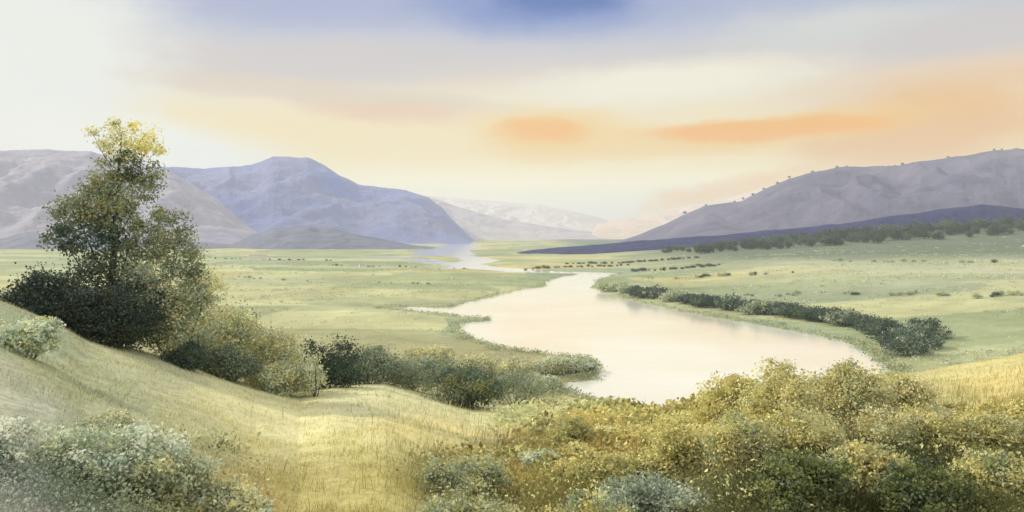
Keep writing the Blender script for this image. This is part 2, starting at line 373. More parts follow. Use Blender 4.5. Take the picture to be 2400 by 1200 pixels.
ridge('mountain', [(700, 480), (950, 452), (1050, 462), (1150, 470), (1260, 478), (1330, 490), (1400, 508), (1480, 535), (1560, 560)], 10500, 2400, (200, 192, 192), (206, 200, 192), 23, label='far pale hazy range', rough=0.35)  # haze put into the pale colours of this and the next two ranges
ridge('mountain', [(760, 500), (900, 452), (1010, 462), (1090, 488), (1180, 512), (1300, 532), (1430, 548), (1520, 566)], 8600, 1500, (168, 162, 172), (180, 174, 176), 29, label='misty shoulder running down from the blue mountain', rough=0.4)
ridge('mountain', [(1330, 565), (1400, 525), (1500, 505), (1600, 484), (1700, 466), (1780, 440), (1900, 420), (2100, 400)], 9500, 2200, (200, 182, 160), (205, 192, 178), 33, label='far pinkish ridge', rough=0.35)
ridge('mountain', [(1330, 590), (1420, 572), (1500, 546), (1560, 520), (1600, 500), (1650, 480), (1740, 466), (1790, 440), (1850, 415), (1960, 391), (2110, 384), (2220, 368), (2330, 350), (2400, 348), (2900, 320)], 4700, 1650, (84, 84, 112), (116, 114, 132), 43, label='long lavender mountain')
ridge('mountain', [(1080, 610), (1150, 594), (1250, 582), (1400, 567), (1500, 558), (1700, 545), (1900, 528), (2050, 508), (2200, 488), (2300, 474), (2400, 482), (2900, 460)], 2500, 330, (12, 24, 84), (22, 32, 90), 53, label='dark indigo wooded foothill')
ridge('hill', [(-700, 500), (-200, 540), (0, 558), (60, 542), (140, 545), (300, 556), (540, 568), (600, 545), (640, 530), (700, 524), (780, 530), (840, 546), (940, 566), (1040, 580), (1110, 592)], 3500, 600, (96, 104, 128), (112, 116, 136), 63, label='low blue grey foothill')

# ------------------------------------------------------------------ plants
def leaf_cloud(cent, nrm, size, col, seed, up=0.3, aspect=0.62, cj=0.09):
    """quads (pointed leaf clumps) at centres"""
    g = np.random.default_rng(seed); n = len(cent)
    d = g.normal(size=(n, 3)); d += nrm * 0.9; d[:, 2] += up; d /= np.linalg.norm(d, axis=1)[:, None] + 1e-9
    a = np.cross(d, g.normal(size=(n, 3))); a /= np.linalg.norm(a, axis=1)[:, None] + 1e-9
    b = np.cross(d, a); s = size * g.uniform(0.6, 1.35, (n, 1))
    p0 = cent - a * s * 0.5; p2 = cent + a * s * 0.5 + d * s * 0.12
    p1 = cent + b * s * aspect * 0.5 + a * s * 0.08; p3 = cent - b * s * aspect * 0.5 + a * s * 0.08
    v = np.stack([p0, p1, p2, p3], 1).reshape(-1, 3); f = np.arange(n * 4).reshape(n, 4)
    c = np.repeat(col * (1 + cj * g.normal(size=(n, 1))), 4, 0)
    return v, f, np.clip(c, 0.004, 0.9)
def crown(blobs, n, size, cols, seed, clump=0.16, nclump=None, shell=0.55, hollow=0.0):
    """blobs: (cx,cy,cz,rx,ry,rz[,palette index]); leaves gathered in clumps inside each"""
    g = np.random.default_rng(seed); V = []; Fc = []; Cc = []; base = 0
    vols = np.array([(b[3] * b[4] * b[5]) ** 0.66 for b in blobs]); vols /= vols.sum()
    for b, wv_ in zip(blobs, vols):
        m = max(int(n * wv_), 20); nc = max(6, int((nclump or 60) * wv_ * 3))
        d = g.normal(size=(nc, 3)); d /= np.linalg.norm(d, axis=1)[:, None]
        r = g.uniform(shell, 1.0, (nc, 1)) ** 0.7; R = np.array(b[3:6]); C0 = np.array(b[0:3])
        cc = C0 + d * r * R
        pal = cols if len(b) < 7 else cols[b[6]]
        pal = np.array(pal); ci = g.integers(0, len(pal), nc); ct = pal[ci] * g.uniform(0.75, 1.25, (nc, 1))
        k = g.integers(0, nc, m); rad = np.mean(R) * clump * 2 * g.uniform(0.5, 1.5, (nc, 1))
        off = g.normal(size=(m, 3)) * np.array([1, 1, 0.62]) * rad[k]
        p = cc[k] + off; nr = d[k] * 0.7 + off / (rad[k] + 1e-6) * 0.3
        v, f, c = leaf_cloud(p, nr, size, ct[k], int(g.integers(1e9)))
        V.append(v); Fc.append(f + base); Cc.append(c); base += len(v)
    return np.concatenate(V), np.concatenate(Fc), np.concatenate(Cc)
def tube(pts, rad, ns=7):
    pts = np.array(pts, float); V = []; n = len(pts)
    for i in range(n):
        t = pts[min(i + 1, n - 1)] - pts[max(i - 1, 0)]; t /= np.linalg.norm(t) + 1e-9
        a = np.cross(t, (0.3, 1, 0.2)); a /= np.linalg.norm(a); b = np.cross(t, a)
        th = np.linspace(0, 2 * math.pi, ns, endpoint=False)
        V.append(pts[i] + rad[i] * (np.cos(th)[:, None] * a + np.sin(th)[:, None] * b))
    V = np.concatenate(V); Fq = []
    for i in range(n - 1):
        for j in range(ns):
            Fq.append((i * ns + j, i * ns + (j + 1) % ns, (i + 1) * ns + (j + 1) % ns, (i + 1) * ns + j))
    return V, np.array(Fq)
def stems(specs, ns=7):
    V = []; Fq = []; b = 0
    for pts, rad in specs:
        v, f = tube(pts, rad, ns); V.append(v); Fq.append(f + b); b += len(v)
    return np.concatenate(V), np.concatenate(Fq)
def limb(g, p0, p1, r0, r1, k=6, bend=0.08):
    p0 = np.array(p0, float); p1 = np.array(p1, float); Lg = np.linalg.norm(p1 - p0)
    t = np.linspace(0, 1, k)[:, None]; pts = p0 + (p1 - p0) * t + np.sin(t * math.pi) * g.normal(size=3) * Lg * bend + g.normal(size=(k, 3)) * Lg * 0.012
    pts[0] = p0
    return pts, list(np.linspace(r0, r1, k))
LK = 1.75
def A(*cs): return [np.array(lin(c)) * LK for c in cs]
DARK = A((70, 84, 72), (56, 72, 64), (80, 90, 76), (64, 78, 58))
GREEN = A((138, 146, 124), (126, 138, 118), (152, 158, 132), (142, 144, 104))
OLIVE = A((164, 162, 126), (154, 154, 118), (178, 172, 128), (142, 148, 122))
SAGE = A((166, 176, 158), (152, 164, 146), (180, 184, 162), (168, 168, 130))
GOLD = A((182, 174, 116), (166, 158, 104), (196, 188, 132), (150, 146, 98))
GOLDG = A((166, 158, 108), (150, 146, 98), (182, 172, 116), (134, 138, 94))
PALEG = A((206, 196, 134), (186, 186, 146), (196, 190, 150), (176, 170, 112))
DEEP = A((100, 106, 62), (84, 92, 54), (112, 116, 70), (92, 102, 78))

def bush(name, px, Y, wpx, hpx, n, size, pal, seed, label, cat='shrub', group=None, dx=0, row_base=None, lobes=7, depth=0.8, sink=0.25, nclump=90, clump=0.15, shell=0.35):
    """a shrub seen wpx wide and hpx tall when it stands Y metres off; base on the ground"""
    g = np.random.default_rng(seed); x = (px - 1200) / F * Y; z = gz(x, Y)
    W = wpx / F * Y; H = hpx / F * Y
    if row_base is not None: z = max(z - sink, EYE - (row_base - HZ) / F * Y) if False else z
    root = empty(name, (x, Y, z), label, cat, group)
    bl = []
    for i in range(lobes):
        a = g.uniform(0, 2 * math.pi); rr = g.uniform(0, 1) ** 0.6 * 0.42
        hh = g.uniform(0.22, 0.72) * (1 - rr * 0.7)
        bl.append((math.cos(a) * rr * W, math.sin(a) * rr * W * depth, H * hh, W * g.uniform(0.15, 0.24), W * g.uniform(0.15, 0.24) * depth, H * g.uniform(0.17, 0.27)))
    bl.append((0, 0, H * 0.32, W * 0.34, W * 0.34 * depth, H * 0.30))
    v, f, c = crown(bl, n, size, pal, seed + 1, clump=clump, nclump=nclump, shell=shell)
    v[:, 2] = np.maximum(v[:, 2], -0.4)
    obj('foliage', mesh('foliage', v, f, c, False, M_leaf), root)
    sp = []
    for b in bl[:6]:
        sp.append(limb(g, (g.normal() * 0.05 * W * 0.3, g.normal() * 0.05 * W * 0.3, -0.3), (b[0], b[1], b[2] + b[5] * 0.5), max(0.012 * H, 0.02), 0.004 * H + 0.004, 5))
    v, f = stems(sp, 5); obj('stem', mesh('stem', v, f, None, True, M_bark), root)
    return root

# --- the tall tree on the left
def tall_tree():
    Yt = 84.0; px0 = 262; x = (px0 - 1200) / F * Yt; z = gz(x, Yt)
    s = Yt / F  # metres per picture pixel there
    root = empty('tall_tree', (x, Yt, z), 'tall dark green tree with a golden sunlit top on the left slope', 'tree')
    base_row = HZ + (EYE - z) / s
    P = lambda px, row, dy=0: ((px - px0) * s, dy, (base_row - row) * s)
    def B(px, row, rx, ry, dy=0, k=0, dr=0.85): q = P(px, row, dy); return (q[0], q[1], q[2], rx * s, rx * s * dr, ry * s, k)
    pals = [DARK, A((118, 124, 98), (104, 114, 92), (128, 128, 84), (96, 106, 84)), A((136, 140, 112), (124, 134, 112), (124, 120, 70), (140, 148, 128)), A((72, 86, 74), (56, 70, 62), (66, 74, 40), (84, 92, 74))]
    low = [B(215, 480, 60, 60, 0.5, 1), B(290, 450, 55, 65, 0, 2), B(345, 430, 34, 50, 0.5, 1), B(160, 500, 45, 42, 0.5, 1), B(240, 420, 40, 42, 0, 2), B(150, 560, 42, 42, -0.5, 3), B(235, 560, 70, 60, -0.6, 0), B(330, 560, 60, 60, 0.6, 1),
           B(390, 540, 48, 56, 0.6, 1), B(420, 620, 55, 56, 0.5, 1), B(350, 650, 66, 60, -0.4, 2), B(250, 650, 75, 62, -1, 3), B(455, 690, 44, 55, 0.4, 2), B(330, 720, 80, 60, -1, 0), B(240, 740, 85, 60, -1.4, 3), B(305, 385, 36, 34, 0, 0), B(270, 500, 60, 40, -0.6, 2)]
    v, f, c = crown(low, 36000, 0.28, pals, 101, clump=0.135, nclump=170, shell=0.35)
    obj('crown', mesh('crown', v, f, c, False, M_leaf), root)
    goldp = A((206, 190, 126), (196, 178, 108), (190, 186, 140), (178, 170, 116))  # low sunlight put into the leaf colours of the tree top
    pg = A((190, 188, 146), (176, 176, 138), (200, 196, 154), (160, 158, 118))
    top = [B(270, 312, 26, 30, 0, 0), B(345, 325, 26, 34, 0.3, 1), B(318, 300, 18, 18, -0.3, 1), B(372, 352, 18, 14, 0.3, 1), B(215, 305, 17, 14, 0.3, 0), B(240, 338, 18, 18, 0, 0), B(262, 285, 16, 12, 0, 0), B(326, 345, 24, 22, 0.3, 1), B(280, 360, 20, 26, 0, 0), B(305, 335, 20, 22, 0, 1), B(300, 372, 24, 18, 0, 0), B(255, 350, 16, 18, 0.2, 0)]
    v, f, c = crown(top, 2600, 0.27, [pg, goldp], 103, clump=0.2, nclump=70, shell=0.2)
    obj('sunlit_crown_top', mesh('sunlit_crown_top', v, f, c, False, M_leaf), root)['label'] = 'sparse leaves at the tree top, coloured gold as sunlit'
    g = np.random.default_rng(5)
    T = lambda px, row, dy=0: P(px, row, dy)
    sp = [([T(262, base_row + 6), T(258, 760), T(262, 660), T(270, 560), T(272, 460), T(280, 380), T(285, 310)], [0.5, 0.42, 0.35, 0.28, 0.21, 0.12, 0.04])]
    for (a, b, r) in [((262, 660), (200, 500), .13), ((262, 680), (390, 540), .13), ((270, 560), (350, 430), .10), ((258, 730), (450, 640), .14), ((262, 700), (150, 560), .12), ((280, 400), (345, 318), .05), ((278, 400), (240, 330), .04), ((276, 420), (215, 305), .035), ((345, 400), (375, 352), .03), ((272, 470), (240, 400), .06)]:
        sp.append(limb(g, T(*a), T(b[0], b[1], g.normal() * 0.5), r, 0.02, 7))
    v, f = stems(sp, 8); obj('trunk', mesh('trunk', v, f, None, True, M_bark), root)
tall_tree()

# --- scrub round the tall tree, left
bush('broad_shrub', 70, 98, 330, 190, 15000, 0.30, DARK[:2] + GREEN[:1] + A((100, 106, 88)), 201, 'broad dull green shrub at the left edge behind the slope', lobes=9)
bush('dark_shrub', 150, 78, 300, 170, 16000, 0.26, A((50, 64, 56), (40, 54, 48), (36, 48, 44), (58, 66, 48)), 202, 'near black green shrub left of the tall tree trunk', lobes=9)
bush('dark_shrub', 285, 77, 260, 200, 15000, 0.26, A((42, 56, 48), (34, 46, 42), (52, 62, 50), (58, 60, 36)), 203, 'darkest shrub at the foot of the tall tree', lobes=9)
bush('olive_shrub', 420, 85, 260, 290, 16000, 0.28, OLIVE[:3] + GREEN[:2], 204, 'tall grey olive shrub right of the tall tree', lobes=10)
bush('olive_shrub', 540, 91, 260, 215, 14000, 0.28, OLIVE + GREEN[1:2], 205, 'sloping olive shrub second right of the tall tree', lobes=9)
bush('olive_shrub', 630, 96, 220, 175, 12000, 0.28, OLIVE + A((168, 158, 118)), 206, 'brownish olive shrub nearest the small round dark bush', lobes=9)
bush('green_shrub', 540, 86, 170, 100, 9000, 0.24, A((88, 100, 82), (104, 112, 90), (96, 108, 92)), 207, 'low dark green shrub on the slope crest below the olive scrub', lobes=7)
bush('green_shrub', 425, 80, 110, 70, 6000, 0.22, DARK, 208, 'small dark shrub on the crest just right of the trunk', lobes=6)
bush('olive_shrub', 660, 90, 190, 100, 9000, 0.26, OLIVE + SAGE[:1], 209, 'low pale olive shrub at the lower end of the scrub', lobes=7)
bush('sapling', 738, 88, 46, 125, 1500, 0.2, SAGE + OLIVE[:2], 210, 'thin upright sapling at the right tip of the scrub', 'sapling', lobes=5, nclump=40)
bush('round_bush', 756, 102, 165, 150, 9000, 0.27, A((62, 76, 62), (50, 64, 54), (58, 72, 58)), 211, 'small round dark green bush on the crest', 'bush', lobes=6)
bush('green_shrub', 865, 112, 230, 122, 11000, 0.28, A((94, 106, 90), (106, 116, 96), (112, 120, 98)), 212, 'mid green shrub between the small and the large round bush', lobes=7)
bush('green_shrub', 965, 116, 190, 110, 8000, 0.28, GREEN + A((104, 114, 98)), 213, 'pale sage shrub leaning on the large round bush', lobes=6)
bush('round_bush', 1080, 106, 240, 145, 14000, 0.28, A((84, 98, 80), (98, 108, 88), (74, 90, 76), (108, 108, 70)), 214, 'large round dark green bush in the middle of the crest', 'bush', lobes=8)
bush('green_shrub', 1200, 116, 230, 90, 7000, 0.26, A((112, 122, 104), (124, 132, 110), (132, 134, 104)), 215, 'low green shrub right of the large round bush', lobes=6)

# --- trees on the spit by the lake (about 350 m off)
i = 0
for (px, Y, wd, ht, pal, lb) in [(1010, 400, 120, 50, OLIVE, 'olive thicket behind the large round bush'), (1120, 372, 150, 48, OLIVE + GREEN[:1], 'olive brown thicket above the large round bush'),
        (1215, 366, 120, 52, OLIVE + SAGE[:1], 'brownish thicket in the middle of the spit'), (1290, 372, 100, 55, SAGE + OLIVE[:2], 'sage green thicket on the spit, third from its tip'),
        (1345, 378, 76, 52, SAGE + GREEN[:1], 'sage grey thicket next to the tip of the spit'), (1375, 384, 46, 48, SAGE + GREEN, 'small grey green tree at the very tip of the spit'), (1240, 340, 130, 40, GREEN + SAGE, 'low green thicket along the near shore of the spit')]:
    bush('shore_tree', px, Y, wd, ht, 4200, 0.85, pal, 300 + i, lb, 'thicket', lobes=7, nclump=70); i += 1

# --- dark trees along the right bank
bank = [(1440, 900, 70, 22, GREEN, 'green bank tree at the far head of the lake'), (1515, 812, 75, 30, DARK, 'dark bank tree beside the lake head'), (1580, 760, 80, 30, GREEN, 'lighter green tree on the far bank bend'),
        (1650, 704, 95, 32, DARK, 'dark wide tree on the far right bank'), (1720, 672, 90, 34, DARK + GREEN[:2], 'dull green tree in the far right bank row'), (1790, 640, 100, 34, GREEN + DARK[:1], 'mid green tree half way along the right bank'),
        (1860, 612, 100, 34, DARK, 'dark low tree half way along the right bank'), (1920, 584, 90, 36, DARK, 'blackish tree right of the middle of the bank row'), (1975, 562, 90, 38, GREEN + DARK[:2], 'green tree near the bank bend'),
        (2030, 530, 80, 44, DARK, 'dark tree at the start of the near bank group'), (2075, 490, 90, 56, DARK, 'dark tree at the waterline where the bank turns'), (2125, 470, 120, 70, DARK + GREEN[:2], 'largest tree of the near bank group'),
        (2180, 480, 90, 60, GREEN[:2] + DARK[:2], 'green rightmost tree of the near bank group'), (2120, 428, 110, 48, GREEN[:2] + DARK, 'rounded tree at the foot of the near bank group')]
extra = [(1475, 868, 70, 20, GREEN, 'low green scrub between the two farthest bank trees'), (1548, 792, 70, 26, DARK + GREEN[:1], 'dark scrub between the second and third bank trees'), (1615, 735, 80, 26, DARK, 'blackish scrub left of the dark wide bank tree'),
         (1688, 695, 80, 30, DARK + GREEN[:1], 'dark scrub right of the dark wide bank tree'), (1755, 660, 90, 30, DARK, 'dark scrub before the middle of the bank hedge'), (1825, 630, 90, 34, DARK + GREEN[:1], 'dull scrub in the middle of the bank hedge'),
         (1890, 600, 90, 34, DARK, 'blackish scrub just past the middle of the bank hedge'), (1948, 575, 90, 36, DARK, 'dark scrub before the bank bend'), (2003, 548, 90, 40, DARK, 'dark scrub at the bank bend'),
         (2055, 512, 80, 44, DARK, 'dark scrub joining the near bank group'), (2100, 452, 100, 52, DARK, 'dark scrub low in the near bank group'), (2165, 446, 100, 52, GREEN[:2] + DARK, 'green scrub low on the right of the near bank group')]
bank = [(a, b, c * 1.15, d * 1.15, e, f) for a, b, c, d, e, f in bank] + extra
for j, (px, Y, wd, ht, pal, lb) in enumerate(bank):
    bush('bank_tree', px, Y, wd, ht, 3600, 0.0022 * Y, pal, 340 + j, lb, 'tree', 'trees along the right bank', lobes=7, nclump=60)

# --- far trees: prototypes copied
protos = []
for k, pal in enumerate([A((52, 66, 54), (44, 56, 48), (60, 74, 58)), A((76, 90, 70), (64, 78, 62)), GREEN[:3], OLIVE]):
    v, f, c = crown([(0, 0, 6, 4.2, 4.2, 4.4), (2.4, 0, 4.2, 3.2, 3, 3), (-2.6, 0.6, 4, 3, 3, 3)], 900, 1.2, pal, 400 + k, clump=0.18, nclump=50, shell=0.3)
    cm = mesh('crown', v, f, c, False, M_leaf); v, f = stems([limb(np.random.default_rng(k), (0, 0, -1), (0, 0, 7), 0.45, 0.1, 5)], 6)
    protos.append((cm, mesh('trunk', v, f, None, True, M_bark)))
WIDE = {'trees on the low far bank': 1.7, 'hedgerow trees in the valley': 1.5}
def far_tree(px, Y, h, k, label, group, seed, z=None):
    g = random.Random(seed); x = (px - 1200) / F * Y; z = gz(x, Y) if z is None else z
    r = empty('valley_tree', (x, Y, z), label, 'tree', group); s = h / 10.5; r.scale = (s * g.uniform(1, 1.5) * WIDE.get(group, 1), s * g.uniform(1, 1.3), s); r.rotation_euler.z = g.uniform(0, 6.28)
    for nm, me in zip(('crown', 'trunk'), protos[k]): obj(nm, me, r)
R = random.Random(9); q = 0
for px in range(1560, 2430, 14):       # dark belt at the foot of the right mountain
    far_tree(px + R.uniform(-6, 6), 1930 + R.uniform(-90, 90), R.uniform(17, 31) * (0.55 + 0.45 * min(1, max(0, (px - 1600) / 400))), R.choice([0, 0, 1]), 'dark tree in the belt below the right mountain', 'dark trees in the belt below the right mountain', q); q += 1
for px in range(1640, 2430, 16):
    far_tree(px + R.uniform(-9, 9), 1790 + R.uniform(-60, 60), R.uniform(10, 23), R.choice([0, 0, 1]), 'dull green tree in front of the dark tree belt', 'green trees in front of the dark belt', q); q += 1
for (a, b, Y0, Y1) in [(1235, 1480, 1440, 1500), (1330, 1640, 1610, 1560), (1480, 1700, 1330, 1290)]:   # strips by the river mouth
    for px in range(a, b, 13):
        far_tree(px + R.uniform(-4, 4), Y0 + (Y1 - Y0) * (px - a) / (b - a) + R.gauss(0, 9), R.uniform(2.5, 5.5), R.choice([0, 1, 1]), 'tree on the low far bank beyond the lake head', 'trees on the low far bank', q); q += 1
for (a, b, Y0, Y1, hh) in [(505, 800, 1880, 1760, 4), (560, 770, 1120, 980, 3), (780, 1190, 1500, 1440, 4), (880, 1010, 1010, 960, 3), (1520, 1860, 1120, 1010, 4.5), (1720, 2010, 800, 730, 3.4), (2090, 2400, 690, 610, 3.2), (1900, 2400, 1270, 1150, 5)]:
    px = a
    while px < b:       # crooked hedgerows with gaps
        t = (px - a) / (b - a)
        if R.random() < 0.82:
            far_tree(px, Y0 + (Y1 - Y0) * t + 12 * math.sin(px / 37) + R.gauss(0, 4), hh * R.uniform(.5, 1.25), R.choice([1, 2, 2, 3]), 'low tree in a valley hedgerow', 'hedgerow trees in the valley', q); q += 1
        px += R.choice([9, 11, 14, 24, 55])
for m, (px, row) in enumerate([(1605, 497), (1655, 480), (1722, 472), (1742, 464), (1765, 455), (1790, 441), (1822, 428), (1850, 414), (1905, 402), (1962, 390), (1985, 389), (2115, 383), (2140, 381), (2222, 367), (2330, 349), (2348, 349)]):
    far_tree(px, 4690, R.uniform(10, 15), 1, 'tiny tree on the skyline of the right mountain', 'skyline trees on the right mountain', q, z=EYE + (HZ - row) / F * 4700 - 9); q += 1

# --- pale farm buildings far out in the valley
def mat_plain(name, c, rough=0.8):
    m = bpy.data.materials.new(name); m.use_nodes = True; t = m.node_tree; b = t.nodes['Principled BSDF']; b.inputs['Roughness'].default_value = rough
    n = t.nodes.new('ShaderNodeTexNoise'); n.inputs['Scale'].default_value = 0.8; r = t.nodes.new('ShaderNodeValToRGB')
    r.color_ramp.elements[0].color = (*[v * 0.85 for v in c], 1); r.color_ramp.elements[1].color = (*c, 1)
    t.links.new(n.outputs['Fac'], r.inputs[0]); t.links.new(r.outputs[0], b.inputs['Base Color']); return m
M_wall, M_roof, M_pane = mat_plain('whitewash', (0.8, 0.78, 0.74)), mat_plain('pale_roof', (0.42, 0.36, 0.33)), mat_plain('dark_pane', (0.05, 0.06, 0.07), 0.2)
def boxv(x0, x1, y0, y1, z0, z1):
    v = [(x, y, z) for z in (z0, z1) for x, y in ((x0, y0), (x1, y0), (x1, y1), (x0, y1))]
    return v, [(0, 3, 2, 1), (4, 5, 6, 7), (0, 1, 5, 4), (1, 2, 6, 5), (2, 3, 7, 6), (3, 0, 4, 7)]
def farm(px, Y, W, D_, H, rz, label):
    x = (px - 1200) / F * Y; z = gz(x, Y); r = empty('farm_building', (x, Y, z), label, 'farm building'); r.rotation_euler.z = rz
    v, f = boxv(-W / 2, W / 2, -D_ / 2, D_ / 2, -0.5, H); obj('wall', mesh('wall', v, f, None, False, M_wall), r)
    a, b, h2 = W / 2 + 0.4, D_ / 2 + 0.5, H + D_ * 0.3
    v = [(-a, -b, H + .01), (a, -b, H + .01), (a, b, H + .01), (-a, b, H + .01), (-a, 0, h2), (a, 0, h2), (-a, 0, h2), (a, 0, h2)]
    f = [(0, 3, 2, 1), (0, 1, 5, 4), (2, 3, 6, 7), (0, 4, 6, 3), (1, 2, 7, 5)]
    obj('roof', mesh('roof', v, f, None, False, M_roof), r)
    nwin = max(2, int(W / 5))
    for i in range(nwin):
        cx = -W / 2 + W * (i + 0.5) / nwin; v, f = boxv(cx - .6, cx + .6, -D_ / 2 - .06, -D_ / 2 + .05, H * .4, H * .4 + 1.3)
        obj('window', mesh('window', v, f, None, False, M_pane), r)
farm(605, 1880, 36, 11, 6.5, 0.06, 'long white farm building out in the valley left of the middle')
farm(692, 1900, 14, 9, 5, -0.2, 'small pale barn to the right of the long white farm building')
farm(848, 1470, 9, 7, 5, 0.3, 'lone white cottage in the open valley fields')

# --- foreground shrubs
fg = [(75, 44, 130, 140, 9000, .17, SAGE, 'pale grey green shrub below the left crest'),
      (180, 25, 400, 150, 15000, .12, SAGE + GREEN[:1], 'large grey green shrub in the lower left corner'),
      (0, 22, 220, 150, 9000, .12, A((168, 172, 158), (154, 162, 148), (178, 178, 160)), 'pale silvery shrub at the bottom left edge'),
      (350, 25, 300, 150, 12000, .12, GREEN[:3] + OLIVE[:2], 'olive grey shrub second from the lower left corner'),
      (520, 26, 260, 120, 10000, .12, OLIVE + SAGE[:1], 'low olive shrub left of the golden grass'),
      (240, 31, 180, 100, 6000, .12, OLIVE[:2] + GREEN[:2], 'small olive shrub behind the large grey green one'),
      (1095, 38, 220, 130, 11000, .15, A((134, 144, 122), (148, 148, 104), (128, 138, 114), (168, 162, 116)), 'green shrub amid golden grass in the middle foreground'),
      (1060, 29, 260, 110, 9000, .13, OLIVE[:2] + GOLDG[3:] + GREEN[:1], 'olive shrub at the bottom centre'),
      (1330, 54, 130, 95, 7000, .17, A((146, 144, 94), (156, 150, 98), (138, 140, 102)), 'olive shrub under the lake corner'),
      (1265, 47, 100, 60, 4000, .15, SAGE + GREEN[:1], 'small sage shrub left of the olive one by the lake corner'),
      (1420, 40, 240, 120, 10000, .15, GOLDG, 'golden olive shrub low in the right centre'),
      (1380, 28, 260, 140, 10000, .13, GREEN[:2] + GOLDG[1:], 'olive green shrub at the bottom, right of the centre'),
      (1560, 30, 260, 150, 12000, .13, A((140, 148, 132), (128, 138, 122), (156, 162, 142), (116, 126, 106)), 'grey green shrub at the bottom under the lake'),
      (1470, 60, 150, 60, 5000, .17, GOLD, 'low golden shrub at the near lake shore corner'),
      (1580, 54, 190, 110, 9000, .17, GOLD, 'bright golden shrub at the near lake edge'),
      (1600, 40, 240, 150, 12000, .15, GOLDG + GOLD[:1], 'golden shrub in front of the bright one by the lake'),
      (1710, 50, 210, 170, 12000, .17, GOLD + GOLDG, 'golden broom like shrub left of the tallest'),
      (1840, 47, 240, 200, 14000, .16, GOLDG + GOLD[:2] + OLIVE[:1], 'tall gold and olive shrub on the skyline of the lake'),
      (1985, 50, 250, 195, 14000, .17, OLIVE + GOLDG[:2], 'broad olive shrub right of the tall golden one'),
      (2110, 60, 190, 130, 9000, .19, OLIVE[:3] + A((186, 178, 134)), 'pale olive shrub beside the golden field'),
      (1740, 36, 260, 170, 13000, .13, GOLDG + GREEN[:1], 'mottled olive shrub in the lower right'),
      (1900, 38, 240, 160, 12000, .13, GOLDG + OLIVE[:2], 'golden olive shrub behind the first dark moss green one'),
      (1870, 27, 260, 170, 14000, .12, DEEP, 'dark moss green shrub at the bottom right'),
      (2010, 31, 230, 170, 12000, .13, GOLDG + OLIVE[:2], 'golden green shrub between the two dark ones'),
      (2150, 27, 250, 180, 13000, .12, DEEP + A((58, 72, 52)), 'second dark moss green shrub towards the right corner'),
      (2130, 42, 230, 140, 11000, .15, OLIVE + GOLDG[:2], 'olive shrub behind the second dark moss green one'),
      (2260, 40, 220, 140, 10000, .15, OLIVE[:2] + GOLDG, 'olive gold shrub near the right edge'),
      (2340, 29, 240, 170, 11000, .13, DEEP[2:3] + GOLDG + GREEN[:1], 'dark olive shrub in the lower right corner'),
      (2390, 48, 160, 90, 6000, .16, GOLD[:2] + GOLDG, 'low golden shrub at the right edge')]
for j, (px, Y, wd, ht, n, sz, pal, lb) in enumerate(fg):
    bush('foreground_shrub', px, Y, wd, ht, n, sz, pal, 500 + j, lb, 'shrub', 'shrubs on the near slope', lobes=9, nclump=120, clump=0.13, depth=0.9)

# --- grass
def grass(name, N_, y0, y1, hmin, hmax, wd, seed, pxr, label, dens=None, gain=1.0, colf=None):
    g = np.random.default_rng(seed)
    Y = np.exp(g.uniform(math.log(y0), math.log(y1), N_)); px = g.uniform(pxr[0], pxr[1], N_); X = (px - 1200) / F * Y
    D = np.interp(px, CD[:, 0], CD[:, 1]); keep = Y < D + 14
    nz = fbm(X / 1.6, Y / 1.6, 3, seed); keep &= g.uniform(-0.6, 0.5, N_) < nz
    if dens is not None: keep &= g.uniform(0, 1, N_) < dens(px, Y)
    X, Y, px, nz = X[keep], Y[keep], px[keep], nz[keep]; n = len(X); Z = height(X, Y); c = land_colour(X, Y, Z)
    h = g.uniform(hmin, hmax, n) * (0.8 + 0.7 * (nz + 0.3)); a = g.uniform(0, 2 * math.pi, n); w2 = wd * (0.6 + Y / 40) * g.uniform(0.7, 1.3, n)
    lean = g.normal(size=(n, 2)) * 0.28 * h[:, None] + np.array([0.10, 0]) * h[:, None]
    dx, dy = np.cos(a) * w2, np.sin(a) * w2
    v = np.empty((n, 5, 3)); B0 = np.stack([X, Y, Z - 0.05], -1)
    off = np.stack([dx, dy, 0 * dx], -1)
    mid = B0 + np.stack([lean[:, 0] * 0.35, lean[:, 1] * 0.35, h * 0.55], -1); tip = B0 + np.stack([lean[:, 0], lean[:, 1], h], -1)
    v[:, 0] = B0 - off; v[:, 1] = B0 + off; v[:, 2] = mid + off * 0.7; v[:, 3] = mid - off * 0.7; v[:, 4] = tip
    b = (np.arange(n) * 5)[:, None]
    f = np.concatenate([b + np.array([[0, 1, 2]]), b + np.array([[0, 2, 3]]), b + np.array([[3, 2, 4]])])
    cc = c * gain * (1 + 0.16 * g.normal(size=(n, 1))); gr = (g.uniform(size=n) < 0.12)[:, None]
    cc = np.where(gr, cc * np.array([0.75, 0.85, 0.75]), cc)
    me = mesh(name, v.reshape(-1, 3), f, np.clip(np.repeat(cc, 5, 0), 0.01, 0.9), False, M_grass)
    tag(obj(name, me), label, kind='stuff')
grass('meadow_grass', 260000, 14, 150, 0.10, 0.28, 0.010, 61, (-250, 2650), 'short pale meadow grass on the near slope', gain=1.1)
grass('tall_grass', 120000, 15, 110, 0.35, 0.95, 0.012, 62, (560, 2650), 'tall golden grass on the right of the near slope', gain=1.0,
      dens=lambda px, Y: np.clip((px - 800) / 700, 0.02, 1) * np.clip(1.4 - Y / 90, 0.15, 1))

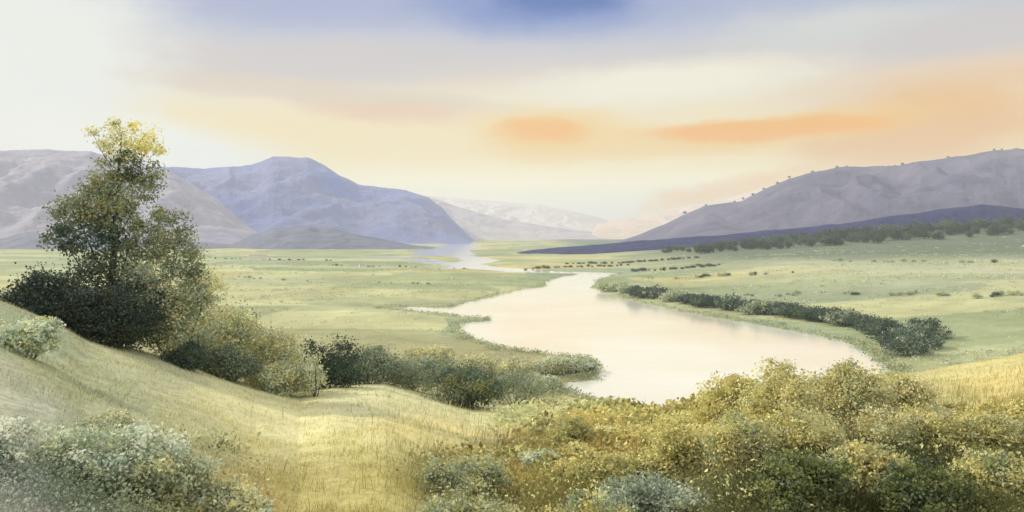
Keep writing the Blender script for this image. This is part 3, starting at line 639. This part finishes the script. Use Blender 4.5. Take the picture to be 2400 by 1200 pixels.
def lake_sd(X, Y):
    sd = poly_sd(X, Y, lake)
    for pts, wd in rivers: sd = np.minimum(sd, line_sd(X, Y, pts, wd))
    return sd
def tufts(name, cx, cy, size, col, seed, label, per=14, hk=0.55):
    g = np.random.default_rng(seed); n = len(cx); z = height(cx, cy)
    k = np.repeat(np.arange(n), per); m = len(k)
    o = g.normal(size=(m, 3)) * np.array([0.55, 0.4, 0.0]) * size[k, None]; hh = g.uniform(0, 1, m) * size[k] * hk
    p = np.stack([cx[k], cy[k], z[k]], -1) + o; p[:, 2] += hh
    v, f, c = leaf_cloud(p, np.zeros((m, 3)), (size[k] * 0.42 * np.clip(cy[k] / 62, 0.3, 1))[:, None], col[k], seed + 1, up=0.2)
    tag(obj(name, mesh(name, v, f, c, False, M_leaf)), label, kind='stuff')
g = np.random.default_rng(81)
n = 60000; Y = np.exp(g.uniform(math.log(230), math.log(1700), n)); px = g.uniform(200, 2480, n); X = (px - 1200) / F * Y; sd = lake_sd(X, Y)
nz = fbm(X / 110, Y / 38, 4, 90); keep = (sd > 3) & ((nz > 0.12 + g.uniform(0, 0.45, n)) | (g.uniform(0, 1, n) < 0.03)) & ((X > 40) | (Y > 420))
X, Y, nz = X[keep], Y[keep], nz[keep]; pal = np.array(OLIVE + GREEN[:3] + SAGE + GOLDG[:1])[g.integers(0, 11, len(X))] * 0.9
tufts('rough_pasture', X, Y, g.uniform(0.8, 2.4, len(X)) * (0.6 + Y / 900), pal, 82, 'rough tussocks and low scrub scattered over the valley pastures', 8, 0.45)
n = 60000; Y = np.exp(g.uniform(math.log(290), math.log(1300), n)); px = g.uniform(820, 2200, n); X = (px - 1200) / F * Y; sd = lake_sd(X, Y)
nz = fbm(X / 25, Y / 25, 3, 95); keep = (sd > -2 + 3 * nz) & (sd < 7 + 16 * np.maximum(nz, 0)) & (g.uniform(0, 1, n) < 0.8)
X, Y = X[keep], Y[keep]; rp = A((132, 138, 108), (114, 124, 98), (156, 154, 118), (96, 108, 86)); pal = np.array(rp)[g.integers(0, 4, len(X))]
tufts('reeds', X, Y, g.uniform(1.0, 2.6, len(X)), pal, 83, 'reeds and sedge along the lake margins', 8, 0.8)
# undergrowth on the near slope
n = 52000; Y = np.exp(g.uniform(math.log(17), math.log(100), n)); px = g.uniform(-150, 2550, n); X = (px - 1200) / F * Y
D = np.interp(px, CD[:, 0], CD[:, 1]); rowg = HZ + F * (EYE - height(X, Y)) / Y
den = np.clip((px - 1150) / 350, 0, 1) * np.where(px > 2080, np.clip((rowg - 960) / 60, 0.0, 1), 1) + 0.6 * np.clip((rowg - 1020) / 80, 0, 1) * np.clip((620 - px) / 200, 0, 1) + 0.5 * np.clip(1 - np.hypot((px - 1100) / 190, (rowg - 1120) / 80), 0, 1)
nz = fbm(X / 2.2, Y / 3.5, 4, 97); keep = (Y < D - 2) & (g.uniform(0, 1, n) < den * np.clip(0.55 + 1.2 * nz, 0.05, 1))
X, Y, nz, px = X[keep], Y[keep], nz[keep], px[keep]; Z = height(X, Y); base = land_colour(X, Y, Z)
col = base * 1.25 * (1 + 0.22 * g.normal(size=(len(X), 1))) * np.where(nz[:, None] > 0.12, np.array([0.78, 0.86, 0.85]), 1.0)
sel = (g.uniform(size=len(X)) < 0.08) & (px > 900); col[sel] = np.array(A((214, 196, 130)))[0] * 0.9
tufts('undergrowth', X, Y, g.uniform(0.35, 0.95, len(X)) * (0.55 + Y / 90), np.clip(col, 0.02, 0.8), 84, 'mottled olive and golden undergrowth between the near shrubs', 18, 0.95)

# ------------------------------------------------------------------ hazy air
hb = [(-14000, -300, -7), (14000, -300, -7), (14000, FARY, -7), (-14000, FARY, -7)]; top = TOP
hv = hb + [(x, y, top) for x, y, _ in hb]
hf = [(0, 3, 2, 1), (4, 5, 6, 7), (0, 1, 5, 4), (1, 2, 6, 5), (2, 3, 7, 6), (3, 0, 4, 7)]
hm = bpy.data.materials.new('haze'); hm.use_nodes = True; t = hm.node_tree; t.nodes.clear()
pv = t.nodes.new('ShaderNodeVolumePrincipled'); pv.inputs['Color'].default_value = (0.84, 0.90, 1.0, 1); pv.inputs['Density'].default_value = DENS; pv.inputs['Anisotropy'].default_value = 0.0
ou = t.nodes.new('ShaderNodeOutputMaterial'); t.links.new(pv.outputs[0], ou.inputs['Volume'])
tag(obj('haze', mesh('haze', hv, hf, None, False, hm)), 'pale morning haze in the valley', kind='stuff')
